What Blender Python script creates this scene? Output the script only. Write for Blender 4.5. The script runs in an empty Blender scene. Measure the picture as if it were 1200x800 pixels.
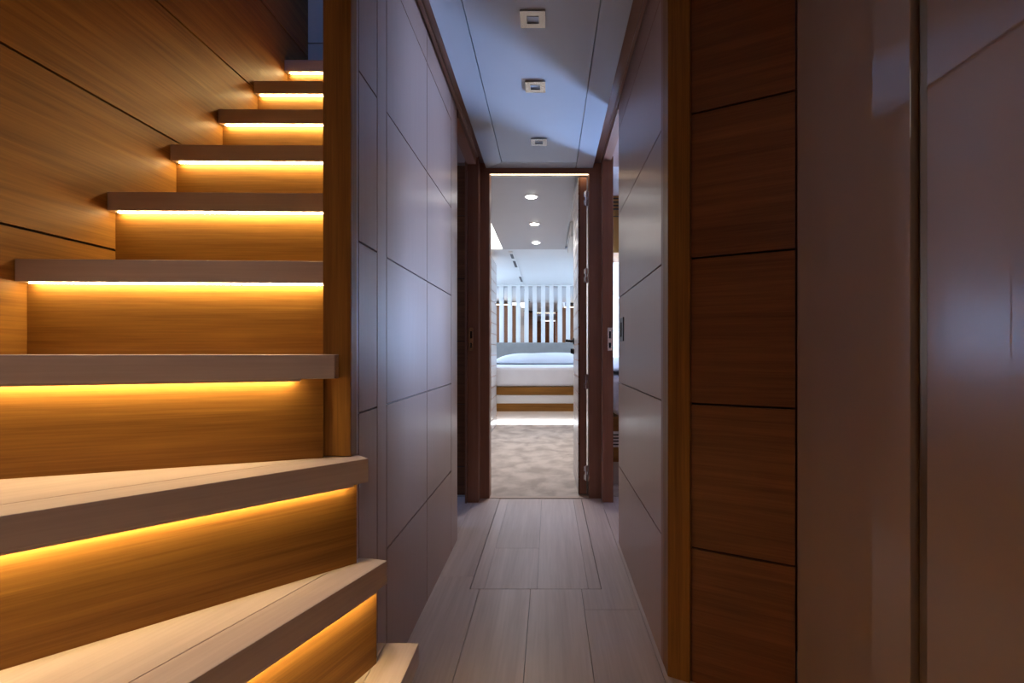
import bpy, bmesh, math, random
from mathutils import Vector, Matrix
random.seed(7)
S = bpy.context.scene
COL = S.collection

# ------------------------------------------------------------------ camera, world, exposure
EYE = 0.845                                   # eye height above the corridor floor
cd = bpy.data.cameras.new('camera'); cam = bpy.data.objects.new('camera', cd); COL.objects.link(cam)
cam.location = (0, 0, EYE); cam.rotation_euler = (math.radians(90), 0, 0)
cd.sensor_width = 36; cd.lens = 580 / 1200 * 36
cd.shift_x = (600 - 643) / 1200; cd.shift_y = (413 - 400) / 1200
cd.clip_start = 0.02
S.camera = cam
w = bpy.data.worlds.new('world'); S.world = w; w.use_nodes = True
w.node_tree.nodes['Background'].inputs[0].default_value = (0.25, 0.4, 0.8, 1)
w.node_tree.nodes['Background'].inputs[1].default_value = 0.1
S.view_settings.view_transform = 'Standard'; S.view_settings.look = 'None'
S.view_settings.gamma = 1; S.view_settings.use_curve_mapping = False
S.view_settings.exposure = 0.0
P_STAIR_LED = 74          # radiance of the strips under the treads
P_WIN_RIGHT = 290          # daylight panes of the cabins
P_WIN_LEFT = 12
P_WIN_MAIN = 12
P_STAIR_FILL = .6
P_DOWN = 40
P_DOWN_BEAM = 34
P_LOBBY = 2.3

# ------------------------------------------------------------------ materials
def new_mat(name):
    m = bpy.data.materials.new(name); m.use_nodes = True
    nt = m.node_tree; return m, nt, nt.nodes['Principled BSDF']
def plain(name, col, rough=0.5, metal=0.0, coat=0.0, spec=0.5, mottling=0.04, coat_rough=0.05):
    m, nt, b = new_mat(name)
    tc = nt.nodes.new('ShaderNodeTexCoord'); n = nt.nodes.new('ShaderNodeTexNoise')
    n.inputs['Scale'].default_value = 9; n.inputs['Detail'].default_value = 4
    nt.links.new(tc.outputs['Object'], n.inputs['Vector'])
    r = nt.nodes.new('ShaderNodeValToRGB')
    r.color_ramp.elements[0].color = tuple(c * (1 - mottling) for c in col) + (1,)
    r.color_ramp.elements[1].color = tuple(min(1, c * (1 + mottling)) for c in col) + (1,)
    r.color_ramp.elements[0].position = .3; r.color_ramp.elements[1].position = .7
    nt.links.new(n.outputs['Fac'], r.inputs[0]); nt.links.new(r.outputs[0], b.inputs['Base Color'])
    b.inputs['Roughness'].default_value = rough; b.inputs['Metallic'].default_value = metal
    b.inputs['Coat Weight'].default_value = coat; b.inputs['Coat Roughness'].default_value = coat_rough
    b.inputs['Specular IOR Level'].default_value = spec
    return m
def wood(name, dark, light, axis, rough=0.45, across=55, along=1.6, contrast=(.3, .72), island=0.0, bump=.12, spec=.4):
    m, nt, b = new_mat(name)
    N = nt.nodes; L = nt.links
    tc = N.new('ShaderNodeTexCoord')
    def noise(sc_a, sc_l, det):
        mp = N.new('ShaderNodeMapping'); s = [sc_a] * 3; s['xyz'.index(axis)] = sc_l
        mp.inputs['Scale'].default_value = s
        L.new(tc.outputs['Object'], mp.inputs['Vector'])
        if island:
            g = N.new('ShaderNodeNewGeometry'); mu = N.new('ShaderNodeMath'); mu.operation = 'MULTIPLY'; mu.inputs[1].default_value = 37
            L.new(g.outputs['Random Per Island'], mu.inputs[0])
            cb = N.new('ShaderNodeCombineXYZ')
            for k in range(3): L.new(mu.outputs[0], cb.inputs[k])
            L.new(cb.outputs[0], mp.inputs['Location'])
        n = N.new('ShaderNodeTexNoise'); n.inputs['Scale'].default_value = 1
        n.inputs['Detail'].default_value = det; n.inputs['Distortion'].default_value = .4
        L.new(mp.outputs[0], n.inputs['Vector']); return n
    n1 = noise(across, along, 5); n2 = noise(across * 5, along * 4, 3); n3 = noise(7, .5, 2)
    mx = N.new('ShaderNodeMix'); mx.data_type = 'FLOAT'; mx.inputs[0].default_value = .42
    L.new(n1.outputs['Fac'], mx.inputs[2]); L.new(n2.outputs['Fac'], mx.inputs[3])
    mx2 = N.new('ShaderNodeMix'); mx2.data_type = 'FLOAT'; mx2.inputs[0].default_value = .3
    L.new(mx.outputs[0], mx2.inputs[2]); L.new(n3.outputs['Fac'], mx2.inputs[3])
    r = N.new('ShaderNodeValToRGB')
    r.color_ramp.elements[0].position = contrast[0]; r.color_ramp.elements[1].position = contrast[1]
    r.color_ramp.elements[0].color = tuple(dark) + (1,); r.color_ramp.elements[1].color = tuple(light) + (1,)
    L.new(mx2.outputs[0], r.inputs[0])
    out = r.outputs[0]
    if island:
        g = N.new('ShaderNodeNewGeometry'); mr = N.new('ShaderNodeMapRange')
        mr.inputs[3].default_value = 1 - island; mr.inputs[4].default_value = 1 + island
        L.new(g.outputs['Random Per Island'], mr.inputs[0])
        hv = N.new('ShaderNodeHueSaturation'); L.new(out, hv.inputs['Color']); L.new(mr.outputs[0], hv.inputs['Value'])
        out = hv.outputs[0]
    L.new(out, b.inputs['Base Color'])
    bp = N.new('ShaderNodeBump'); bp.inputs['Strength'].default_value = bump; bp.inputs['Distance'].default_value = .002
    L.new(mx.outputs[0], bp.inputs['Height']); L.new(bp.outputs[0], b.inputs['Normal'])
    b.inputs['Roughness'].default_value = rough; b.inputs['Specular IOR Level'].default_value = spec
    return m
def glow(name, col, strength):
    m = bpy.data.materials.new(name); m.use_nodes = True; nt = m.node_tree
    nt.nodes.remove(nt.nodes['Principled BSDF'])
    e = nt.nodes.new('ShaderNodeEmission'); e.inputs[0].default_value = tuple(col) + (1,); e.inputs[1].default_value = strength
    nt.links.new(e.outputs[0], nt.nodes['Material Output'].inputs[0]); return m

OD, OL = (.14, .055, .012), (.41, .19, .040)
M = {}
for a in 'xyz':
    M['oak_' + a] = wood('warm oak veneer grain ' + a, OD, OL, a, spec=.22)
    M['dark_oak_' + a] = wood('brown oak veneer grain ' + a, (.10, .033, .011), (.30, .115, .042), a)
    M['pale_' + a] = wood('bleached oak grain ' + a, (.42, .315, .26), (.60, .48, .41), a, rough=.4, across=32, contrast=(.28, .7))
    M['frame_' + a] = wood('walnut brown frame grain ' + a, (.25, .115, .072), (.37, .18, .115), a)
M['floor'] = wood('bleached oak boards', (.45, .35, .32), (.70, .585, .545), 'y', rough=.36, across=24, along=1.1, contrast=(.28, .70), island=.06)
M['taupe'] = wood('satin taupe panelling', (.36, .22, .175), (.40, .25, .20), 'z', rough=.32, across=60, along=3, bump=.14, spec=.35)
M['gloss'] = plain('cream high gloss lacquer', (.36, .275, .23), rough=.5, coat=1.0, coat_rough=.0, mottling=.02)
M['gloss'].node_tree.nodes['Principled BSDF'].inputs['Coat IOR'].default_value = 1.75
M['ceiling'] = plain('satin ceiling lacquer with blue light tint', (.55, .61, .69), rough=.33, mottling=.01)  # blue of the light on the ceiling is partly mixed into this colour
M['cream'] = plain('cream lacquer', (.72, .66, .60), rough=.4, mottling=.02)
M['white'] = plain('white lacquer', (.8, .8, .8), rough=.35, mottling=.01)
M['linen'] = plain('white bed linen', (.82, .84, .92), rough=.9, mottling=.02, spec=.2)
M['grey_fabric'] = plain('light grey upholstery', (.29, .28, .275), rough=.9, mottling=.06, spec=.2)
M['black'] = plain('matt black metal', (.015, .015, .018), rough=.35, metal=.3)
M['chrome'] = plain('polished chrome', (.75, .76, .78), rough=.12, metal=1)
M['nickel'] = plain('brushed nickel', (.42, .39, .36), rough=.2, metal=1)
M['bronze'] = plain('bronze anodised profile', (.30, .225, .14), rough=.3, metal=.9)
M['dark'] = plain('dark shadow gap', (.02, .014, .012), rough=.8)
M['panel_grey'] = plain('warm grey ceiling lacquer', (.46, .42, .41), rough=.35, mottling=.01)
M['pale_grey'] = plain('pale satin cabin panelling', (.60, .57, .57), rough=.25, mottling=.02)
M['lens'] = plain('unlit frosted lamp glass', (.55, .68, .85), rough=.2)
M['mirror'] = plain('silvered mirror', (.88, .9, .93), rough=.01, metal=1, mottling=0)
M['stair_led'] = glow('warm led tape', (1, .75, .34), P_STAIR_LED)
M['cool_led'] = glow('cool led tape', (.82, .90, 1), 18)
M['warm_glow'] = glow('warm cabin led tape and rebate glow', (1, .72, .45), 9)
M['cove'] = glow('luminous cove', (1, .96, .9), 5)
M['down'] = glow('lit downlight lens', (1, .96, .92), P_DOWN)
M['win_right'] = glow('daylight pane of side cabin', (.37, .57, 1), P_WIN_RIGHT)
M['win_left'] = glow('daylight pane of washroom', (.32, .52, 1), P_WIN_LEFT)
M['win_main'] = glow('daylight pane of bow cabin', (.58, .77, 1), P_WIN_MAIN)
M['stair_fill'] = glow('added blue fill pane above stairs', (.22, .42, 1), P_STAIR_FILL)
M['lobby_fill_glow'] = glow('soft added lobby fill light', (.95, .85, .8), P_LOBBY)
def carpet_mat():
    m, nt, b = new_mat('mottled beige carpet'); N = nt.nodes; L = nt.links
    tc = N.new('ShaderNodeTexCoord'); mp = N.new('ShaderNodeMapping'); mp.inputs['Scale'].default_value = (7, 5.5, 7)
    n = N.new('ShaderNodeTexNoise'); n.inputs['Scale'].default_value = 1; n.inputs['Detail'].default_value = 7; n.inputs['Distortion'].default_value = .3
    L.new(tc.outputs['Object'], mp.inputs[0]); L.new(mp.outputs[0], n.inputs['Vector'])
    r = N.new('ShaderNodeValToRGB'); r.color_ramp.elements[0].position = .36; r.color_ramp.elements[1].position = .62
    r.color_ramp.elements[0].color = (.44, .38, .345, 1); r.color_ramp.elements[1].color = (.64, .565, .52, 1)
    L.new(n.outputs['Fac'], r.inputs[0]); L.new(r.outputs[0], b.inputs['Base Color'])
    f = N.new('ShaderNodeTexNoise'); f.inputs['Scale'].default_value = 260; L.new(tc.outputs['Object'], f.inputs['Vector'])
    bp = N.new('ShaderNodeBump'); bp.inputs['Strength'].default_value = .5; bp.inputs['Distance'].default_value = .01
    L.new(f.outputs['Fac'], bp.inputs['Height']); L.new(bp.outputs[0], b.inputs['Normal'])
    b.inputs['Roughness'].default_value = .95; b.inputs['Specular IOR Level'].default_value = .1
    return m
M['carpet'] = carpet_mat()

# ------------------------------------------------------------------ mesh helpers
def B(): return bmesh.new()
def add_box(bm, x0, x1, y0, y1, z0, z1, bev=0.0):
    vs = [bm.verts.new((x, y, z)) for x in (min(x0, x1), max(x0, x1)) for y in (min(y0, y1), max(y0, y1)) for z in (min(z0, z1), max(z0, z1))]
    fs = [(0, 1, 3, 2), (4, 6, 7, 5), (0, 4, 5, 1), (2, 3, 7, 6), (0, 2, 6, 4), (1, 5, 7, 3)]
    faces = [bm.faces.new([vs[i] for i in f]) for f in fs]
    if bev:
        es = list({e for f in faces for e in f.edges})
        bmesh.ops.bevel(bm, geom=es, offset=bev, segments=2, affect='EDGES', profile=.5)
    return faces
def add_prism(bm, poly, z0, z1, bev=0.0):
    a = 0
    for i in range(len(poly)):
        p, q = poly[i], poly[(i + 1) % len(poly)]; a += p[0] * q[1] - q[0] * p[1]
    if a < 0: poly = poly[::-1]
    lo = [bm.verts.new((p[0], p[1], z0)) for p in poly]; hi = [bm.verts.new((p[0], p[1], z1)) for p in poly]
    fs = [bm.faces.new(hi), bm.faces.new(lo[::-1])]
    n = len(poly)
    for i in range(n): fs.append(bm.faces.new([lo[i], lo[(i + 1) % n], hi[(i + 1) % n], hi[i]]))
    if bev:
        es = list({e for f in fs for e in f.edges})
        bmesh.ops.bevel(bm, geom=es, offset=bev, segments=2, affect='EDGES', profile=.5)
def add_cyl(bm, p0, p1, r, n=20, r2=None):
    p0, p1 = Vector(p0), Vector(p1); d = p1 - p0; q = d.to_track_quat('Z', 'Y')
    r2 = r if r2 is None else r2
    A = [bm.verts.new(p0 + q @ Vector((r * math.cos(t), r * math.sin(t), 0))) for t in [2 * math.pi * i / n for i in range(n)]]
    C = [bm.verts.new(p1 + q @ Vector((r2 * math.cos(t), r2 * math.sin(t), 0))) for t in [2 * math.pi * i / n for i in range(n)]]
    bm.faces.new(A[::-1]); bm.faces.new(C)
    for i in range(n): bm.faces.new([A[i], A[(i + 1) % n], C[(i + 1) % n], C[i]])
def obj(name, bm, mat, parent=None, smooth=False, mats=None):
    bmesh.ops.recalc_face_normals(bm, faces=bm.faces)
    me = bpy.data.meshes.new(name); bm.to_mesh(me); bm.free()
    for m in (mats or [mat]): me.materials.append(m)
    if smooth:
        for p in me.polygons: p.use_smooth = True
    o = bpy.data.objects.new(name, me); COL.objects.link(o)
    if parent: o.parent = parent
    return o
def pobj(name, bm, mat, parent, **k):
    """a part modelled in world coordinates under a thing whose Empty sits elsewhere"""
    bmesh.ops.translate(bm, verts=bm.verts, vec=-wloc(parent)); return obj(name, bm, mat, parent, **k)
def wloc(o):
    v = Vector((0, 0, 0))
    while o: v += o.location; o = o.parent
    return v
def box(name, mat, parent, x0, x1, y0, y1, z0, z1, bev=0.0):
    bm = B(); add_box(bm, x0, x1, y0, y1, z0, z1, bev)
    return pobj(name, bm, mat, parent) if parent else obj(name, bm, mat)
def tag(o, label, cat, group=None):
    o['label'] = label; o['category'] = cat
    if group: o['group'] = group
    return o
def thing(name, loc, label, cat, group=None):
    o = bpy.data.objects.new(name, None); COL.objects.link(o); o.location = loc; o.empty_display_size = .05
    return tag(o, label, cat, group)
def struct(o, label=None, cat=None):
    o['kind'] = 'structure'
    if label: o['label'] = label
    if cat: o['category'] = cat
    return o
def sbox(name, mat, label, cat, *a, **k): return struct(box(name, mat, None, *a, **k), label, cat)
def root_struct(name, loc, label, cat):
    return struct(thing(name, loc, label, cat))

GAP = .0045
def panels(bm, axis, face, depth, us, vs, gap=GAP, back=.012, mi_back=1, sign=1, skip_v=()):
    """panelling: boxes between the cuts us (along) x vs (height), with open joints in front of a dark backing.
    axis 'x': the face is at x=face and runs along y; axis 'y': at y=face, running along x. sign: towards which side the body goes."""
    def add(u0, u1, v0, v1, d0, d1):
        d0, d1 = face + sign * d0, face + sign * d1
        return add_box(bm, d0, d1, u0, u1, v0, v1) if axis == 'x' else add_box(bm, u0, u1, d0, d1, v0, v1)
    for i in range(len(us) - 1):
        vv = [vs[0], vs[-1]] if i in skip_v else vs
        for j in range(len(vv) - 1):
            add(us[i] + (gap / 2 if i else 0), us[i + 1] - (gap / 2 if i < len(us) - 2 else 0),
                vv[j] + (gap / 2 if j else 0), vv[j + 1] - (gap / 2 if j < len(vv) - 2 else 0), 0, back)
    for f in add(us[0], us[-1], vs[0], vs[-1], back - .004, depth): f.material_index = mi_back
ZG = [0, .344, .714, 1.087, 1.458, 1.829]           # joints of the corridor panelling
TOP = 1.952; CEIL = 1.913; CAB = 1.93

# ------------------------------------------------------------------ the setting: floor
HX0, HX1, HY0, HY1 = -.282, .189, 1.769, 2.862       # service hatch
def cut_rect(r, h):
    x0, x1, y0, y1 = r; hx0, hx1, hy0, hy1 = h
    if x1 <= hx0 or x0 >= hx1 or y1 <= hy0 or y0 >= hy1: return [r]
    out = []
    if y0 < hy0: out.append((x0, x1, y0, hy0))
    if y1 > hy1: out.append((x0, x1, hy1, y1))
    a, b = max(y0, hy0), min(y1, hy1)
    if x0 < hx0: out.append((x0, hx0, a, b))
    if x1 > hx1: out.append((hx1, x1, a, b))
    return out
bm = B()
cols = [-1.70 + .1822 * i - .0048 for i in range(23)]
joints = {7: [1.87], 10: [1.628], 8: [.9], 9: [.55]}
for i in range(len(cols) - 1):
    js = joints.get(i, [random.uniform(-.6, 3.0)])
    ys = [-1.7] + js + [2.884 if -.45 < cols[i] and cols[i + 1] < .34 else 3.0]
    for a, b in zip(ys, ys[1:]):
        x0, x1 = cols[i], cols[i + 1]
        if a < HY0 < b and (x0 < HX0 < x1 or x0 < HX1 < x1):
            e = .0008
            if x0 < HX0 < x1: add_prism(bm, [(x0 + e, a + e), (x1 - e, a + e), (x1 - e, HY0 - e), (HX0 - e, HY0 - e), (HX0 - e, b - e), (x0 + e, b - e)], -.012, 0)
            else: add_prism(bm, [(x0 + e, a + e), (x1 - e, a + e), (x1 - e, b - e), (HX1 + e, b - e), (HX1 + e, HY0 - e), (x0 + e, HY0 - e)], -.012, 0)
            continue
        for r in cut_rect((cols[i], cols[i + 1], a, b), (HX0, HX1, HY0, HY1 + .03)):
            if r[1] - r[0] > .004 and r[3] - r[2] > .004:
                add_box(bm, r[0] + .0008, r[1] - .0008, r[2] + .0008, r[3] - .0008, -.012, 0)
struct(obj('floor', bm, M['floor']), 'pale bleached oak plank floor of the corridor', 'floor')
sbox('floor_base', M['dark'], 'dark subfloor below the planks', 'floor', -2.6, 2.6, -1.7, 8.2, -.06, -.0125)
hat = thing('floor_hatch', (-.0465, 2.3, 0), 'rectangular lift-out hatch of pale planks set in the corridor floor', 'hatch')
bm = B(); g = .0022
for x0, x1, y0, y1 in ((HX0, -.2305, HY0, HY1), (-.2305, -.041, HY0, 2.14), (-.2305, -.041, 2.14, HY1), (-.041, .1418, HY0, HY1), (.1418, HX1, HY0, HY1)):
    e = [g if v in (HX0, HX1, HY0, HY1) else .0006 for v in (x0, x1, y0, y1)]
    add_box(bm, x0 + e[0], x1 - e[1], y0 + e[2], y1 - e[3], -.012, 0)
pobj('hatch_panel', bm, M['floor'], hat)
sbox('trim_9', M['pale_x'], 'pale threshold strip across the cabin doorway', 'threshold', -.345, .234, 2.866, 2.90, -.012, .004, bev=.0015)
struct(box('carpet_floor', M['carpet'], None, -1.6, 1.6, 2.90, 8.1, -.012, .003), 'mottled beige carpet in the cabin past the door', 'carpet')

# ------------------------------------------------------------------ corridor left wall
XL = -.413
bm = B()
panels(bm, 'x', XL, .047, [1.047, 1.075, 1.192, 1.261, 1.679, 2.096, 2.235], ZG + [TOP], sign=-1, skip_v=(0, 2, 5), mi_back=1)
# the joint between the two long panels is only a hairline
struct(obj('wall_left', bm, None, mats=[M['taupe'], M['dark_oak_z']]), 'taupe panelled wall along the left of the corridor', 'wall')
sbox('wall_left_core', M['oak_y'], 'oak face of the corridor wall on the stair side', 'wall', -.4635, -.4605, 1.047, 2.36, 0, 4.2)
sbox('wall_left_upper', M['oak_y'], 'upper part of the wall between stairs and corridor', 'wall', -.460, -.40, -.3, 2.36, 1.97, 4.2)
sbox('trim_1', M['oak_z'], 'vertical warm oak post at the end of the staircase wall', 'post', -.4637, -.4055, 1.015, 1.0465, .632, 4.2, bev=.002)
# left doorway: lintel, jamb with strike plate
sbox('trim_2', M['frame_y'], 'brown lintel over the left doorway', 'door frame', -.46, XL + .004, 2.237, 2.80, 1.905, TOP)
jl = root_struct('trim_3', (-.43, 2.84, 0), 'brown door jamb at the far side of the left doorway', 'door frame')
box('jamb', M['frame_z'], jl, -.458, -.396, 2.79, 2.866, 0, TOP, bev=.002)
box('door_stop', M['frame_z'], jl, -.47, -.459, 2.775, 2.866, 0, TOP)
def strike(parent, x, label):
    p = box('strike_plate', M['chrome'], parent, x - .013, x + .013, 2.787, 2.7895, .855, .985, bev=.0008)
    for z0, z1 in ((.925, .965), (.872, .90)):
        box('latch_hole', M['dark'], p, x - .005, x + .005, 2.7862, 2.7872, z0, z1)
strike(jl, -.437, 'l')
# ------------------------------------------------------------------ corridor right wall: sliding door leaf and jamb
XR = .311
dr = root_struct('door_2', (XR, 1.78, 0), 'taupe panelled sliding door on the right of the corridor with black flush pull', 'door')
bm = B(); panels(bm, 'x', XR, .034, [1.368, 2.2], ZG + [TOP], sign=1)
pobj('leaf', bm, None, dr, mats=[M['taupe'], M['taupe']])
fp = box('flush_pull', M['black'], dr, XR - .004, XR + .001, 2.045, 2.145, .893, .992, bev=.0015)
box('finger_slot', M['dark'], fp, XR - .0046, XR - .0038, 2.078, 2.118, .912, .972)
box('pull_rim', M['nickel'], fp, XR - .0055, XR - .004, 2.121, 2.13, .905, .98)
sbox('trim_4', M['frame_z'], 'narrow brown edge beside the sliding door', 'trim', XR, XR + .03, 1.345, 1.3665, 0, TOP)
jr = root_struct('trim_5', (.335, 2.84, 0), 'brown door jamb at the far side of the right doorway', 'door frame')
box('jamb', M['frame_z'], jr, .304, .364, 2.79, 2.866, 0, TOP, bev=.002)
strike(jr, .345, 'r')
sbox('trim_6', M['frame_y'], 'lintel over the right doorway', 'door frame', XR - .003, XR + .04, 2.2, 2.79, 1.925, TOP)
# ------------------------------------------------------------------ end door frame
fr = root_struct('trim_7', (-.05, 2.9, 0), 'brown door frame at the end of the corridor', 'door frame')
box('side_jamb', M['frame_z'], fr, -.407, -.343, 2.867, 2.95, 0, CEIL + .03, bev=.0015)
box('side_jamb', M['frame_z'], fr, .234, .316, 2.867, 2.95, 0, CEIL + .03, bev=.0015)
box('head', M['frame_x'], fr, -.343, .234, 2.867, 2.885, 1.884, CEIL + .03, bev=.0015)
box('head_rebate', M['white'], fr, -.343, .234, 2.885, 2.95, 1.8905, CEIL + .03)
box('light_strip', M['warm_glow'], fr, -.340, .231, 2.894, 2.902, 1.886, 1.8905)  # glowing strip put in for the head rebate lit from the cabin
# ------------------------------------------------------------------ cabin door leaf, open
CD0, CD1 = 2.925, 3.475
lf = root_struct('door_1', (.2, CD0, 0), 'open cabin door with grooved pale face, black lever and chrome hinges', 'door')
bm = B(); vs = [.01 + .0985 * i for i in range(20)]; vs[-1] = 1.88
panels(bm, 'x', .174, .012, [CD0, CD1], vs, sign=1, back=.006, gap=.010)
pobj('face_panel', bm, None, lf, mats=[M['pale_grey'], M['dark_oak_z']])
box('core', M['frame_z'], lf, .186, .224, CD0 - .002, CD1, .01, 1.88, bev=.001)
hd = B(); add_cyl(hd, (.174, 3.40, .925), (.120, 3.40, .925), .009); add_box(hd, .113, .130, 3.30, 3.412, .916, .934, .003)
add_cyl(hd, (.1745, 3.40, .925), (.166, 3.40, .925), .024)
pobj('lever_handle', hd, M['black'], lf)
lk = B(); add_cyl(lk, (.1745, 3.40, .855), (.162, 3.40, .855), .021); add_box(lk, .150, .163, 3.396, 3.404, .838, .872, .002)
pobj('thumb_turn', lk, M['black'], lf)
for z in (1.751, 1.298, .675, .137):
    hb = B(); add_box(hb, .207, .236, 2.914, 2.9225, z - .040, z - .008, .002); add_box(hb, .207, .236, 2.914, 2.9225, z + .008, z + .040, .002)
    add_cyl(hb, (.221, 2.915, z - .044), (.221, 2.915, z + .044), .008, 12)
    add_box(hb, .212, .232, 2.908, 2.9165, z - .010, z + .010, .002)
    pobj('hinge', hb, M['chrome'], lf)

# ------------------------------------------------------------------ corridor ceiling
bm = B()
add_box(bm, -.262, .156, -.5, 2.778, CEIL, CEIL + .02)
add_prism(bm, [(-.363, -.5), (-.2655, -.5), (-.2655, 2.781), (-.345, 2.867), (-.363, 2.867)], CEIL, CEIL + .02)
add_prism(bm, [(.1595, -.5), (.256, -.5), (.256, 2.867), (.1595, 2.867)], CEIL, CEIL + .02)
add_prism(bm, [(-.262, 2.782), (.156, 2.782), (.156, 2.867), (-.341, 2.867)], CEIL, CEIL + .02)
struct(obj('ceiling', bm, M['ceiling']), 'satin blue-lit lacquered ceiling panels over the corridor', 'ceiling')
bm = B()
add_box(bm, -.46, .60, -1.7, 2.95, TOP + .0005, 1.97)
for x0_, x1_ in ((-.4105, -.398), (.298, .3085)): add_box(bm, x0_, x1_, 1.05, 2.86, TOP - .008, TOP)
add_box(bm, .60, 2.4, -1.7, 1.16, TOP + .0005, 1.97)
struct(obj('ceiling_base', bm, M['taupe']), 'taupe ceiling margin along the tops of the walls', 'ceiling')
def downlight(x, y, label):
    t = thing('recessed_downlight', (x, y, CEIL), label, 'downlight', 'square downlights of the corridor ceiling')
    h, s = .040, .019; bm = B()
    for a in ((-h, h, -h, -s), (-h, h, s, h), (-h, -s, -s, s), (s, h, -s, s)):
        add_box(bm, a[0], a[1], a[2], a[3], -.006, 0)
    bmesh.ops.remove_doubles(bm, verts=bm.verts, dist=1e-5)
    obj('bezel', bm, M['nickel'], t)
    bm = B(); add_box(bm, -s, s, -s, s, -.0012, .0); obj('lamp_glass', bm, M['lens'], t)
    bm = B(); add_box(bm, -s, s, -s, -s + .005, -.0055, -.0012); obj('baffle', bm, M['black'], t)
    return t
downlight(-.0505, 1.581, 'square metal downlight nearest the stairs on the corridor ceiling, topmost of three in the photo')
downlight(-.0535, 1.983, 'square metal downlight in the middle of the corridor ceiling row')
downlight(-.0495, 2.504, 'square metal downlight on the corridor ceiling just before the cabin door')

# ------------------------------------------------------------------ right foreground: oak post, oak panel, gloss cabinet
d = Vector((.876, -.482)); nrm = Vector((.482, .876))
def quad(p, length, depth): q = p + d * length; return [p, q, q + nrm * depth, p + nrm * depth]
bm = B(); add_prism(bm, [(.311, 1.2915), (.311 + .0497, 1.2645), (.40, 1.33), (.311, 1.345)], 0, TOP, .0015)
struct(obj('trim_8', bm, M['oak_z']), 'vertical oak post between sliding door and oak panelling', 'post')
bm = B(); vs = ZG + [TOP]; p0 = Vector((.3635, 1.2745))
L_ = .243
for j in range(len(vs) - 1):
    add_prism(bm, quad(p0, L_, .012), vs[j] + (.003 if j else 0), vs[j + 1] - (.003 if j < len(vs) - 2 else 0))
n0 = len(bm.faces)
add_prism(bm, quad(p0 + nrm * .009, L_, .03), 0, TOP)
bm.faces.ensure_lookup_table()
for f in bm.faces[n0:]: f.material_index = 1
bmesh.ops.rotate(bm, verts=bm.verts, cent=(p0.x, p0.y, 0), matrix=Matrix.Rotation(math.atan2(.482, .876), 3, 'Z'))
bmesh.ops.translate(bm, verts=bm.verts, vec=(-p0.x, -p0.y, 0))
wr = struct(obj('wall_right', bm, None, mats=[M['dark_oak_x'], M['dark']]), 'dark oak wall panel with level joints right of the corridor', 'wall')
wr.location = (p0.x, p0.y, 0); wr.rotation_euler[2] = -math.atan2(.482, .876)
XC = .578
cb = thing('gloss_cabinet', (.8, .3, 0), 'tall cream high gloss cabinet with bronze handle profile at the right edge', 'cabinet')
box('carcass', M['cream'], cb, XC + .022, 1.0, -.9, 1.135, 0, TOP)
box('door', M['gloss'], cb, XC, XC + .02, .792, 1.152, .004, TOP - .004, bev=.0012)
box('door', M['gloss'], cb, XC, XC + .02, .10, .757, .004, TOP - .004, bev=.0012)
box('door', M['gloss'], cb, XC, XC + .02, -.56, .097, .004, TOP - .004, bev=.003)
hp = B(); add_box(hp, XC + .004, XC + .02, .7585, .777, .004, TOP - .004, .002); add_box(hp, XC + .014, XC + .02, .777, .791, .004, TOP - .004)
pobj('handle_profile', hp, M['bronze'], cb)
# lobby behind the camera
sbox('wall_back', M['dark_oak_x'], 'oak wall behind the lobby', 'wall', -1.3, 2.0, -1.62, -1.6, 0, 4.2)
sbox('wall_lobby', M['taupe'], 'wall behind the cabinet', 'wall', 1.01, 1.03, -1.6, 1.2, 0, TOP)
tl = thing('lobby_fill', (.1, -.9, TOP), 'flat unseen fill light added on the lobby ceiling', 'lamp')  # added fill light behind the camera, brightens the foreground
box('diffuser', M['lobby_fill_glow'], tl, -.25, .45, -1.3, -.6, TOP - .02, TOP - .002)

# ------------------------------------------------------------------ staircase
XW = -1.14
bm = B(); panels(bm, 'x', XW, .04, [-1.6, 2.36], [0, .36, .738, 1.114, 1.49, 1.867, 2.24, 2.62, 3.0, 4.2], sign=-1, gap=.006)
struct(obj('wall_stair', bm, None, mats=[M['oak_y'], M['dark']]), 'warm oak panelled wall with level joints beside the staircase', 'wall')
bm = B(); panels(bm, 'y', 2.345, .04, [XW, -.4605], [2.0, 2.31, 2.69, 3.06, 4.2], sign=1, gap=.006)
struct(obj('wall_landing', bm, None, mats=[M['cream'], M['dark']]), 'pale blue-lit wall at the top of the stairs', 'wall')
sbox('ceiling_stair', M['oak_y'], 'ceiling above the stairwell', 'ceiling', -1.3, -.40, -1.6, 2.4, 4.2, 4.22)
sk = root_struct('stair_fill_pane', (-.8, 1.7, 4.2), 'unseen blue fill pane added over the stairwell', 'window')
box('pane', M['stair_fill'], sk, -1.0, -.6, 1.5, 2.25, 4.185, 4.199)  # added glowing pane, brings faint blue light down the stairwell

TH = .048
noses = [((-.284, 1.083), (-.284, -.3)), ((-.330, 1.0127), (-.798, -.3)), ((-.3645, 1.0016), (XW, .226)), ((-.428, .990), (XW, .731)),
         ((-.462, 1.084), (XW, 1.0555)), ((-.462, 1.291), (XW, 1.2765)), ((-.462, 1.498), (XW, 1.489)), ((-.462, 1.710), (XW, 1.704)),
         ((-.462, 1.914), (XW, 1.911)), ((-.462, 2.134), (XW, 2.133))]
zs = [.21, .42, .631, .841, 1.045, 1.260, 1.471, 1.6835, 1.894, 2.106]
OVER = .026
def off(seg, dist):                            # shift a nose line towards the upper stairs
    a, b = Vector(seg[0]), Vector(seg[1]); t = (b - a).normalized(); n = Vector((t.y, -t.x))
    if n.y < 0 or (abs(n.y) < 1e-6 and n.x > 0): n = -n
    return a + n * dist, b + n * dist
st = thing('staircase', (-.8, 1.2, 0), 'winding oak staircase with warm light strips glowing under each pale tread', 'staircase')
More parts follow.
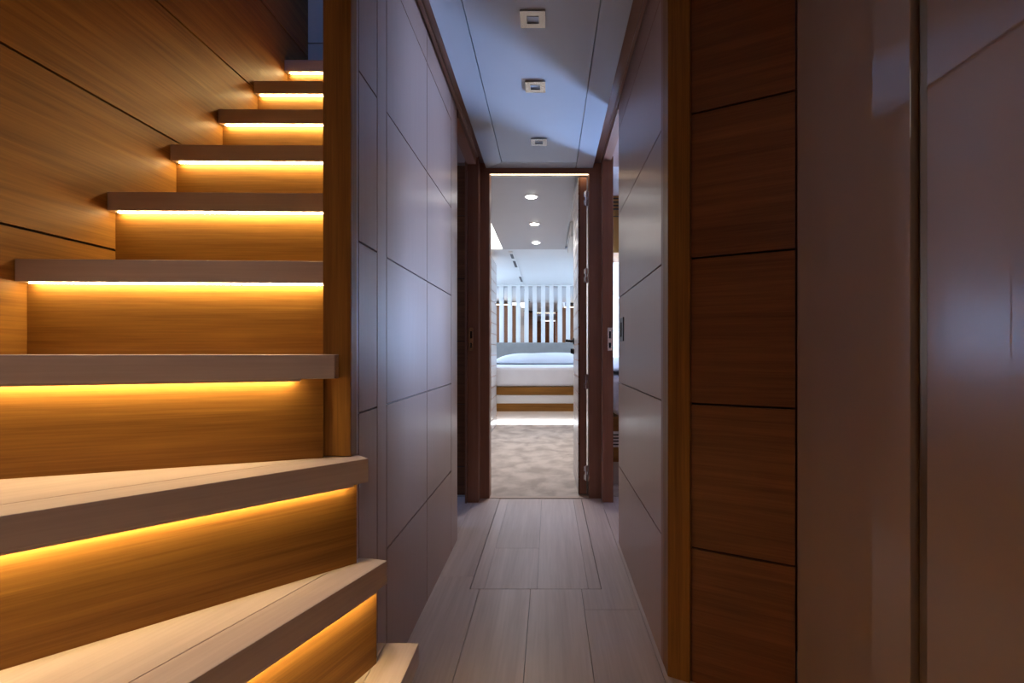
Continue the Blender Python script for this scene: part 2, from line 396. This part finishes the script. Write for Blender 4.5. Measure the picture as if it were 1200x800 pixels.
def poly_for(k):
    if k == 0: return [(-.284, 1.083), (-.284, -.3), (-.82, -.3), (-.351, 1.018), (-.3815, 1.083)]
    if k == 1: return [(-.330, 1.0127), (-.798, -.3), (XW + .001, -.3), (XW + .001, .258), (-.397, 1.001), (-.393, 1.0265), (-.365, 1.022)]
    if k == 2: return [(-.3645, 1.0016), (XW + .001, .227), (XW + .001, .765), (-.464, 1.012), (-.464, 1.0455), (-.4057, 1.0455)]
    if k == 3: return [(-.428, .990), (XW + .001, .731), (XW + .001, 1.09), (-.464, 1.118), (-.464, 1.0142), (-.430, 1.0142)]
    a, b = noses[k]
    if k < 9: c, e = noses[k + 1]
    else: c, e = (-.462, 2.30), (XW, 2.30)
    return [(-.464, a[1]), (XW + .001, b[1]), (XW + .001, e[1] + .034), (-.464, c[1] + .034)]
for k in range(10):
    a, b = [Vector(p) for p in noses[k]]
    ang = math.atan2(a.y - b.y, a.x - b.x); R = Matrix.Rotation(-ang, 2)
    # tread in its own frame (grain along the nose)
    def local(p): return R @ (Vector(p) - b)
    seam = .073
    tr = B(); full = [local(p) for p in poly_for(k)]
    # split the board into the nose strip and the field behind it by the seam line y=seam in the local frame
    def clip(poly, keep_lo, yy):
        out = []
        for i in range(len(poly)):
            p, q = poly[i], poly[(i + 1) % len(poly)]
            ip = (p.y <= yy) if keep_lo else (p.y >= yy); iq = (q.y <= yy) if keep_lo else (q.y >= yy)
            if ip: out.append(p)
            if ip != iq: out.append(p + (q - p) * ((yy - p.y) / (q.y - p.y)))
        return out
    sgn = 1
    if sum(v.y for v in full) < 0: sgn = -1
    fl = [Vector((v.x, v.y * sgn)) for v in full]
    nose = clip(fl, True, seam - .0006); field = clip(fl, False, seam + .0006)
    z = zs[k]
    bn = B(); add_prism(bn, [(v.x, v.y * sgn) for v in nose], 0, TH, .0012)
    ln = (a - b).length
    if k < 4: add_box(bn, .02, ln - (.062 if k == 3 else .03), .0012 * sgn, .0058 * sgn, -.0045, .0005)
    tread = obj('tread', bn, M['pale_x'], st)
    tread.location = Vector((b.x, b.y, z - TH)) - st.location; tread.rotation_euler[2] = ang
    if len(field) > 2:
        bf = B(); add_prism(bf, [(v.x, v.y * sgn) for v in field], 0, TH)
        obj('tread_board', bf, M['pale_x'], tread)
    # riser below this tread
    zb = zs[k - 1] if k else 0
    ra, rb = off(noses[k], OVER if k != 0 else .022)
    if k == 0: ra = Vector((ra.x, 1.06))
    if k == 1: ra = Vector((-.352, 1.012))
    if k == 2: ra = Vector((-.388, 1.0))
    if k == 3: ra = Vector((-.4655, 1.0)); ra = Vector((-.4645, rb.y + (ra.y + .012 - rb.y)))
    if k == 3: tt = (noses[3][0][0] - -.4645); ra = Vector((-.4585, .990 - (tt - .006) * .364 + .0277))
    rl = (ra - rb).length; ra_ang = math.atan2(ra.y - rb.y, ra.x - rb.x)
    br = B()
    sd = 1 if k else -1
    add_box(br, 0, rl, 0, .014, 0, (z - TH - zb))
    ri = obj('riser', br, M['oak_x'], st)
    ri.location = Vector((rb.x, rb.y, zb)) - st.location; ri.rotation_euler[2] = ra_ang
    # light strip under the nose, on the face of the riser
    l0, l1 = .018, rl - .002
    if k == 3: l1 = rl - .055
    if k == 4: l1 = rl - .035
    if k == 2: l1 = rl - .018
    if k == 0: l1 = rl - .02
    bl = B(); add_box(bl, l0, l1, -.014, -.007, 0.0018, .004)
    ls = obj('light_strip', bl, M['stair_led'], tread)
    ls.matrix_parent_inverse = Matrix.Identity(4)
    pw = Vector((rb.x, rb.y, z - TH - .0042)); Rt = Matrix.Rotation(-ang, 3, 'Z')
    ls.location = Rt @ (pw - Vector((b.x, b.y, z - TH))); ls.rotation_euler[2] = ra_ang - ang
def stair_lamp(x, y, z, power, label):
    t = thing('stair_downlight', (x, y, z), label, 'downlight')
    b1 = B(); add_cyl(b1, (0, 0, -.012), (0, 0, 0), .045, 24); obj('bezel', b1, M['nickel'], t)
    ld = bpy.data.lights.new('stair_downlight_beam', 'SPOT'); ld.energy = power; ld.color = (1, .88, .88)
    ld.spot_size = math.radians(26); ld.spot_blend = .7; ld.shadow_soft_size = .035
    lo = bpy.data.objects.new('lamp', ld); COL.objects.link(lo); lo.parent = t; lo.location = (0, 0, -.02)
    return t
stair_lamp(-.70, .52, 4.19, 195, 'small round downlight high above the lowest treads')
tl2 = thing('landing_fill', (-.80, 1.5, 4.19), 'unseen blue fill light added above the stair landing', 'lamp')  # added unseen spot, throws blue light on the landing wall alone
b1 = B(); add_cyl(b1, (0, 0, -.012), (0, 0, 0), .04, 20); obj('bezel', b1, M['nickel'], tl2)
ld = bpy.data.lights.new('landing_fill_beam', 'SPOT'); ld.energy = 42; ld.color = (.14, .38, 1); ld.spot_size = math.radians(30); ld.spot_blend = .6; ld.shadow_soft_size = .03
lo = bpy.data.objects.new('lamp', ld); COL.objects.link(lo); lo.parent = tl2; lo.location = (0, 0, -.02)
lo.rotation_euler = (Vector((-.90, 2.36, 2.3)) - Vector((-.80, 1.5, 4.17))).to_track_quat('-Z', 'Y').to_euler()
# ------------------------------------------------------------------ washroom behind the left doorway
bm = B(); panels(bm, 'y', 2.93, .02, [-1.9, -.408], [0, .17, .541, .912, 1.283, 1.654, TOP], sign=1)
struct(obj('wall_washroom', bm, None, mats=[M['dark_oak_x'], M['dark']]), 'dark oak panelled wall inside the left doorway', 'wall')
sbox('wall_washroom_side', M['dark_oak_y'], 'side wall of the washroom', 'wall', -1.92, -1.90, 2.36, 2.95, 0, 2.1)
sbox('wall_washroom_front', M['dark_oak_x'], 'front wall of the washroom', 'wall', -1.9, -.4605, 2.39, 2.41, 0, 2.0)
sbox('ceiling_washroom', M['taupe'], 'ceiling of the washroom', 'ceiling', -1.92, -.4605, 2.40, 2.95, TOP + .02, TOP + .04)
w2 = root_struct('window_2', (-1.89, 2.65, 1.2), 'small daylight pane of the washroom', 'window')
box('pane', M['win_left'], w2, -1.899, -1.89, 2.5, 2.85, .9, 1.5)

# ------------------------------------------------------------------ right cabin
XRW = 2.3
sbox('wall_cabin_side', M['dark_oak_y'], 'outer wall of the right cabin', 'wall', XRW, XRW + .02, 1.25, 5.2, 0, 2.1)
sbox('wall_cabin_near', M['dark_oak_x'], 'near wall of the right cabin', 'wall', .40, XRW, 1.40, 1.42, 0, 2.1)
bm = B(); panels(bm, 'y', 5.1, .02, [.36, XRW], [0, .7, 1.07, 1.45, 1.75, 2.02], sign=1)
struct(obj('wall_cabin_far', bm, None, mats=[M['cream'], M['dark']]), 'pale panelled wall behind the bed of the right cabin', 'wall')
sbox('ceiling_cabin', M['taupe'], 'ceiling of the right cabin', 'ceiling', .345, XRW, 1.4, 5.12, 2.02, 2.04)
w3 = root_struct('window_3', (XRW, 4.6, 1), 'daylight pane of the right cabin', 'window')
box('pane', M['win_right'], w3, XRW - .012, XRW - .002, 4.2, 5.06, .72, 1.20)
lk = thing('wall_locker', (.7, 3.6, 1.55), 'oak wall locker with vent slots high inside the right doorway', 'locker')
box('locker_body', M['oak_z'], lk, .368, 1.3, 3.52, 3.9, 1.556, 2.02)
for z in (1.86, 1.885, 1.91, 1.935): box('vent_slot', M['dark'], lk, .375, .62, 3.516, 3.521, z, z + .009)
box('vent_slot', M['dark'], lk, .375, .62, 3.516, 3.521, 1.81, 1.815)

def cushion(bm, x0, x1, y0, y1, z0, h, nx=28, ny=18, e=.30, skew=0.0):
    """a plump pillow: a closed rounded sheet"""
    top, bot = [], []
    for i in range(nx + 1):
        rt, rb_ = [], []
        for j in range(ny + 1):
            u, v = -1 + 2 * i / nx, -1 + 2 * j / ny
            f = (max(0, 1 - abs(u) ** 3) ** .6) * (max(0, 1 - v ** 4) ** e) if abs(u) < 1 and abs(v) < 1 else 0
            x = (x0 + x1) / 2 + u * (x1 - x0) / 2; y = (y0 + y1) / 2 + v * (y1 - y0) / 2
            wob = .008 * math.sin(5 * u + 2 * v) * f
            rt.append(bm.verts.new((x, y, z0 + .03 + f * (h - .03) * (1 + skew * u) + wob)))
            rb_.append(rt[-1] if f == 0 else bm.verts.new((x, y, z0 + .03 - f * .03)))
        top.append(rt); bot.append(rb_)
    for i in range(nx):
        for j in range(ny):
            bm.faces.new([top[i][j], top[i + 1][j], top[i + 1][j + 1], top[i][j + 1]])
            q = [bot[i][j], bot[i][j + 1], bot[i + 1][j + 1], bot[i + 1][j]]
            try: bm.faces.new(q)
            except ValueError: pass
def bed(x0, x1, y0, y1, label, mlabel, zt=.676):
    t = thing('bed', ((x0 + x1) / 2, y0, 0), label, 'bed', 'built-in beds')
    box('upper_rail', M['oak_x'], t, x0, x1, y0, y0 + .03, .352, .443, bev=.002)
    box('drawer_front', M['white'], t, x0, x1, y0 + .006, y0 + .03, .252, .351, bev=.002)
    box('lower_rail', M['oak_x'], t, x0, x1, y0, y0 + .03, .160, .251, bev=.002)
    box('toe_panel', M['cream'], t, x0 + .01, x1, y0 + .07, y0 + .09, .003, .160)
    box('bed_base', M['oak_y'], t, x0, x1, y0 + .03, y1, .16, .44)
    return t
tb = bed(.40, 1.6, 3.10, 5.08, 'oak bed inside the right doorway, white drawer front with slots', '')
for z in (.265, .285, .305, .325): box('vent_slot', M['dark'], tb, .405, .75, 3.104, 3.1065, z, z + .008)
m2 = B(); add_box(m2, .41, 1.6, 3.11, 5.06, .444, .70, .04)
tag(obj('mattress', m2, M['linen'], smooth=False), 'white mattress on the oak bed inside the right doorway', 'mattress', 'mattresses')
dv = B(); cushion(dv, .405, 1.55, 3.13, 4.6, .70, .13, e=.25)
tag(obj('duvet', dv, M['linen'], smooth=True), 'plump white duvet on the bed inside the right doorway', 'duvet')

# ------------------------------------------------------------------ bow cabin
CLX = -.605; BY = 5.77; MY = 7.98
cw = struct(thing('wall_closet', (-1.0, 4.4, 0), 'pale grooved closet wall on the left of the far cabin', 'wall'))
bm = B(); panels(bm, 'x', CLX, .02, [2.96, BY - .02], [.003 + .1162 * i for i in range(17)], sign=-1, gap=.009, back=.006)
pobj('closet_front', bm, None, cw, mats=[M['pale_grey'], M['dark_oak_z']])
box('closet_end', M['dark_oak_z'], cw, -1.5, CLX - .021, BY - .045, BY - .02, 0, 1.82)
box('cove_light', M['warm_glow'], cw, -1.5, CLX - .04, BY - .06, BY - .05, 1.83, 1.845)
cr = struct(thing('wall_wardrobe', (.6, 4.2, 0), 'cream wall on the right of the far cabin', 'wall'))
box('wardrobe_side', M['cream'], cr, .29, .33, 2.955, 5.18, 0, CAB)
box('wardrobe_end', M['dark_oak_z'], cr, .30, 1.5, 5.18, 5.2, 0, 1.82)
box('cove_light', M['warm_glow'], cr, .34, 1.5, 5.16, 5.17, 1.83, 1.845)
sbox('wall_cabin_front', M['dark_oak_x'], 'inner oak wall over and beside the cabin doorway', 'wall', -1.5, -.408, 2.953, 2.958, 0, 1.9)
sbox('wall_bow_left', M['cream'], 'left side wall of the far cabin', 'wall', -1.62, -1.6, BY - .1, 8.1, 0, 2.0)
sbox('wall_bow_right', M['cream'], 'right side wall of the far cabin', 'wall', 1.6, 1.62, 5.1, 8.1, 0, 2.0)
sbox('wall_bow_far', M['cream'], 'far wall of the cabin behind the bed', 'wall', -1.6, 1.6, MY + .03, MY + .05, 0, 2.0)
w4 = root_struct('window_4', (-1.59, 6.7, 1.3), 'daylight pane on the left of the far cabin', 'window')
box('pane', M['win_main'], w4, -1.598, -1.59, 6.1, 7.5, 1.1, 1.6)
w5 = root_struct('window_5', (1.59, 6.7, 1.3), 'daylight pane on the right of the far cabin', 'window')
box('pane', M['win_main'], w5, 1.59, 1.598, 6.1, 7.5, 1.1, 1.6)
bm = B()
add_box(bm, -.483, .17, 3.05, 5.2, CAB, CAB + .02)
struct(obj('ceiling_panel', bm, M['panel_grey']), 'grey ceiling panel with round downlights in the far cabin', 'ceiling')
bm = B()
add_box(bm, -1.6, 1.6, 5.204, 8.05, CAB, CAB + .02)
add_box(bm, -1.6, 1.6, 2.95, 5.204, CAB + .03, CAB + .05)
struct(obj('ceiling_bow', bm, M['white']), 'white ceiling of the far cabin', 'ceiling')
cl = thing('cove_lamp', (-.56, 4.6, CAB), 'bright white cove light along the left edge of the cabin ceiling', 'light')
box('diffuser', M['cove'], cl, -.80, -.487, 3.9, 5.2, CAB + .012, CAB + .028)
for y, lb in ((3.44, 'round lit downlight nearest the door on the cabin ceiling, uppermost in the photo'), (4.17, 'round lit downlight between two others on the cabin ceiling'), (4.88, 'round lit downlight farthest from the door on the cabin ceiling')):
    x = {3.44: -.122, 4.17: -.120, 4.88: -.124}[y]
    t = thing('round_downlight', (x, y, CAB), lb, 'downlight', 'round downlights of the far cabin')
    b1 = B(); add_cyl(b1, (0, 0, -.004), (0, 0, 0), .048, 28); obj('bezel', b1, M['white'], t)
    b1 = B(); add_cyl(b1, (0, 0, -.007), (0, 0, -.0042), .034, 24); obj('lamp_glass', b1, M['down'], t)
    ld = bpy.data.lights.new('downlight_beam', 'SPOT'); ld.energy = P_DOWN_BEAM; ld.color = (1, .97, .96)
    ld.spot_size = math.radians(112); ld.spot_blend = .5; ld.shadow_soft_size = .03
    lo = bpy.data.objects.new('lamp', ld); COL.objects.link(lo); lo.parent = t; lo.location = (0, 0, -.012)
tk = thing('track_light', (-.407, 6.6, CAB), 'slim white ceiling track with black lamp inserts running towards the bed head', 'track light')
box('profile', M['white'], tk, -.427, -.387, 5.3, 7.94, CAB - .012, CAB)
for a, b_ in ((5.40, 5.64), (5.80, 6.22), (7.0, 7.5)): box('lamp_insert', M['black'], tk, -.422, -.392, a, b_, CAB - .0145, CAB - .0122)
vb = thing('ceiling_vent', (.2, 4.8, CAB), 'white boxed air outlet at the right edge of the cabin ceiling', 'vent')
box('vent_box', M['white'], vb, .185, .285, 4.2, 4.9, CAB - .10, CAB + .028, bev=.006)
box('vent_slot', M['dark'], vb, .1845, .1855, 4.3, 4.8, CAB - .07, CAB - .055)
bd = bed(-.80, .95, BY, 7.86, 'wide oak bed with white drawer band seen through the open cabin door', '')
box('light_strip', M['cool_led'], bd, -.79, .94, BY + .045, BY + .055, .012, .022)
mt = B(); add_box(mt, -.79, .94, BY + .015, 7.86, .444, .676, .035)
tag(obj('mattress', mt, M['linen']), 'white mattress on the wide bed behind the open cabin door', 'mattress', 'mattresses')
pl = B(); cushion(pl, -.79, .80, 6.95, 7.7, .677, .165, e=.30, skew=-.06)
tag(obj('pillow', pl, M['linen'], smooth=True), 'long white pillow mound at the head of the wide cabin bed', 'pillow')
hb = B(); add_box(hb, -1.0, 1.1, 7.87, 7.93, .30, 1.005, .015)
tag(obj('headboard', hb, M['grey_fabric']), 'light grey upholstered headboard behind the white pillow', 'headboard')
mi = thing('wall_mirror', (0, MY, 1.0), 'large mirror on the far cabin wall behind the white slats', 'mirror')
box('glass', M['mirror'], mi, -1.5, 1.5, MY, MY + .02, .95, CAB - .002)
ss = thing('slat_screen', (0, 7.93, 1.0), 'screen of upright white slats above the grey headboard', 'screen')
box('top_rail', M['white'], ss, -1.05, 1.1, 7.905, 7.955, 1.905, 1.928)
for i in range(16):
    x = -.79 + i * .1335
    box('slat', M['white'], ss, x, x + .066, 7.91, 7.95, 1.006, 1.905, bev=.002)
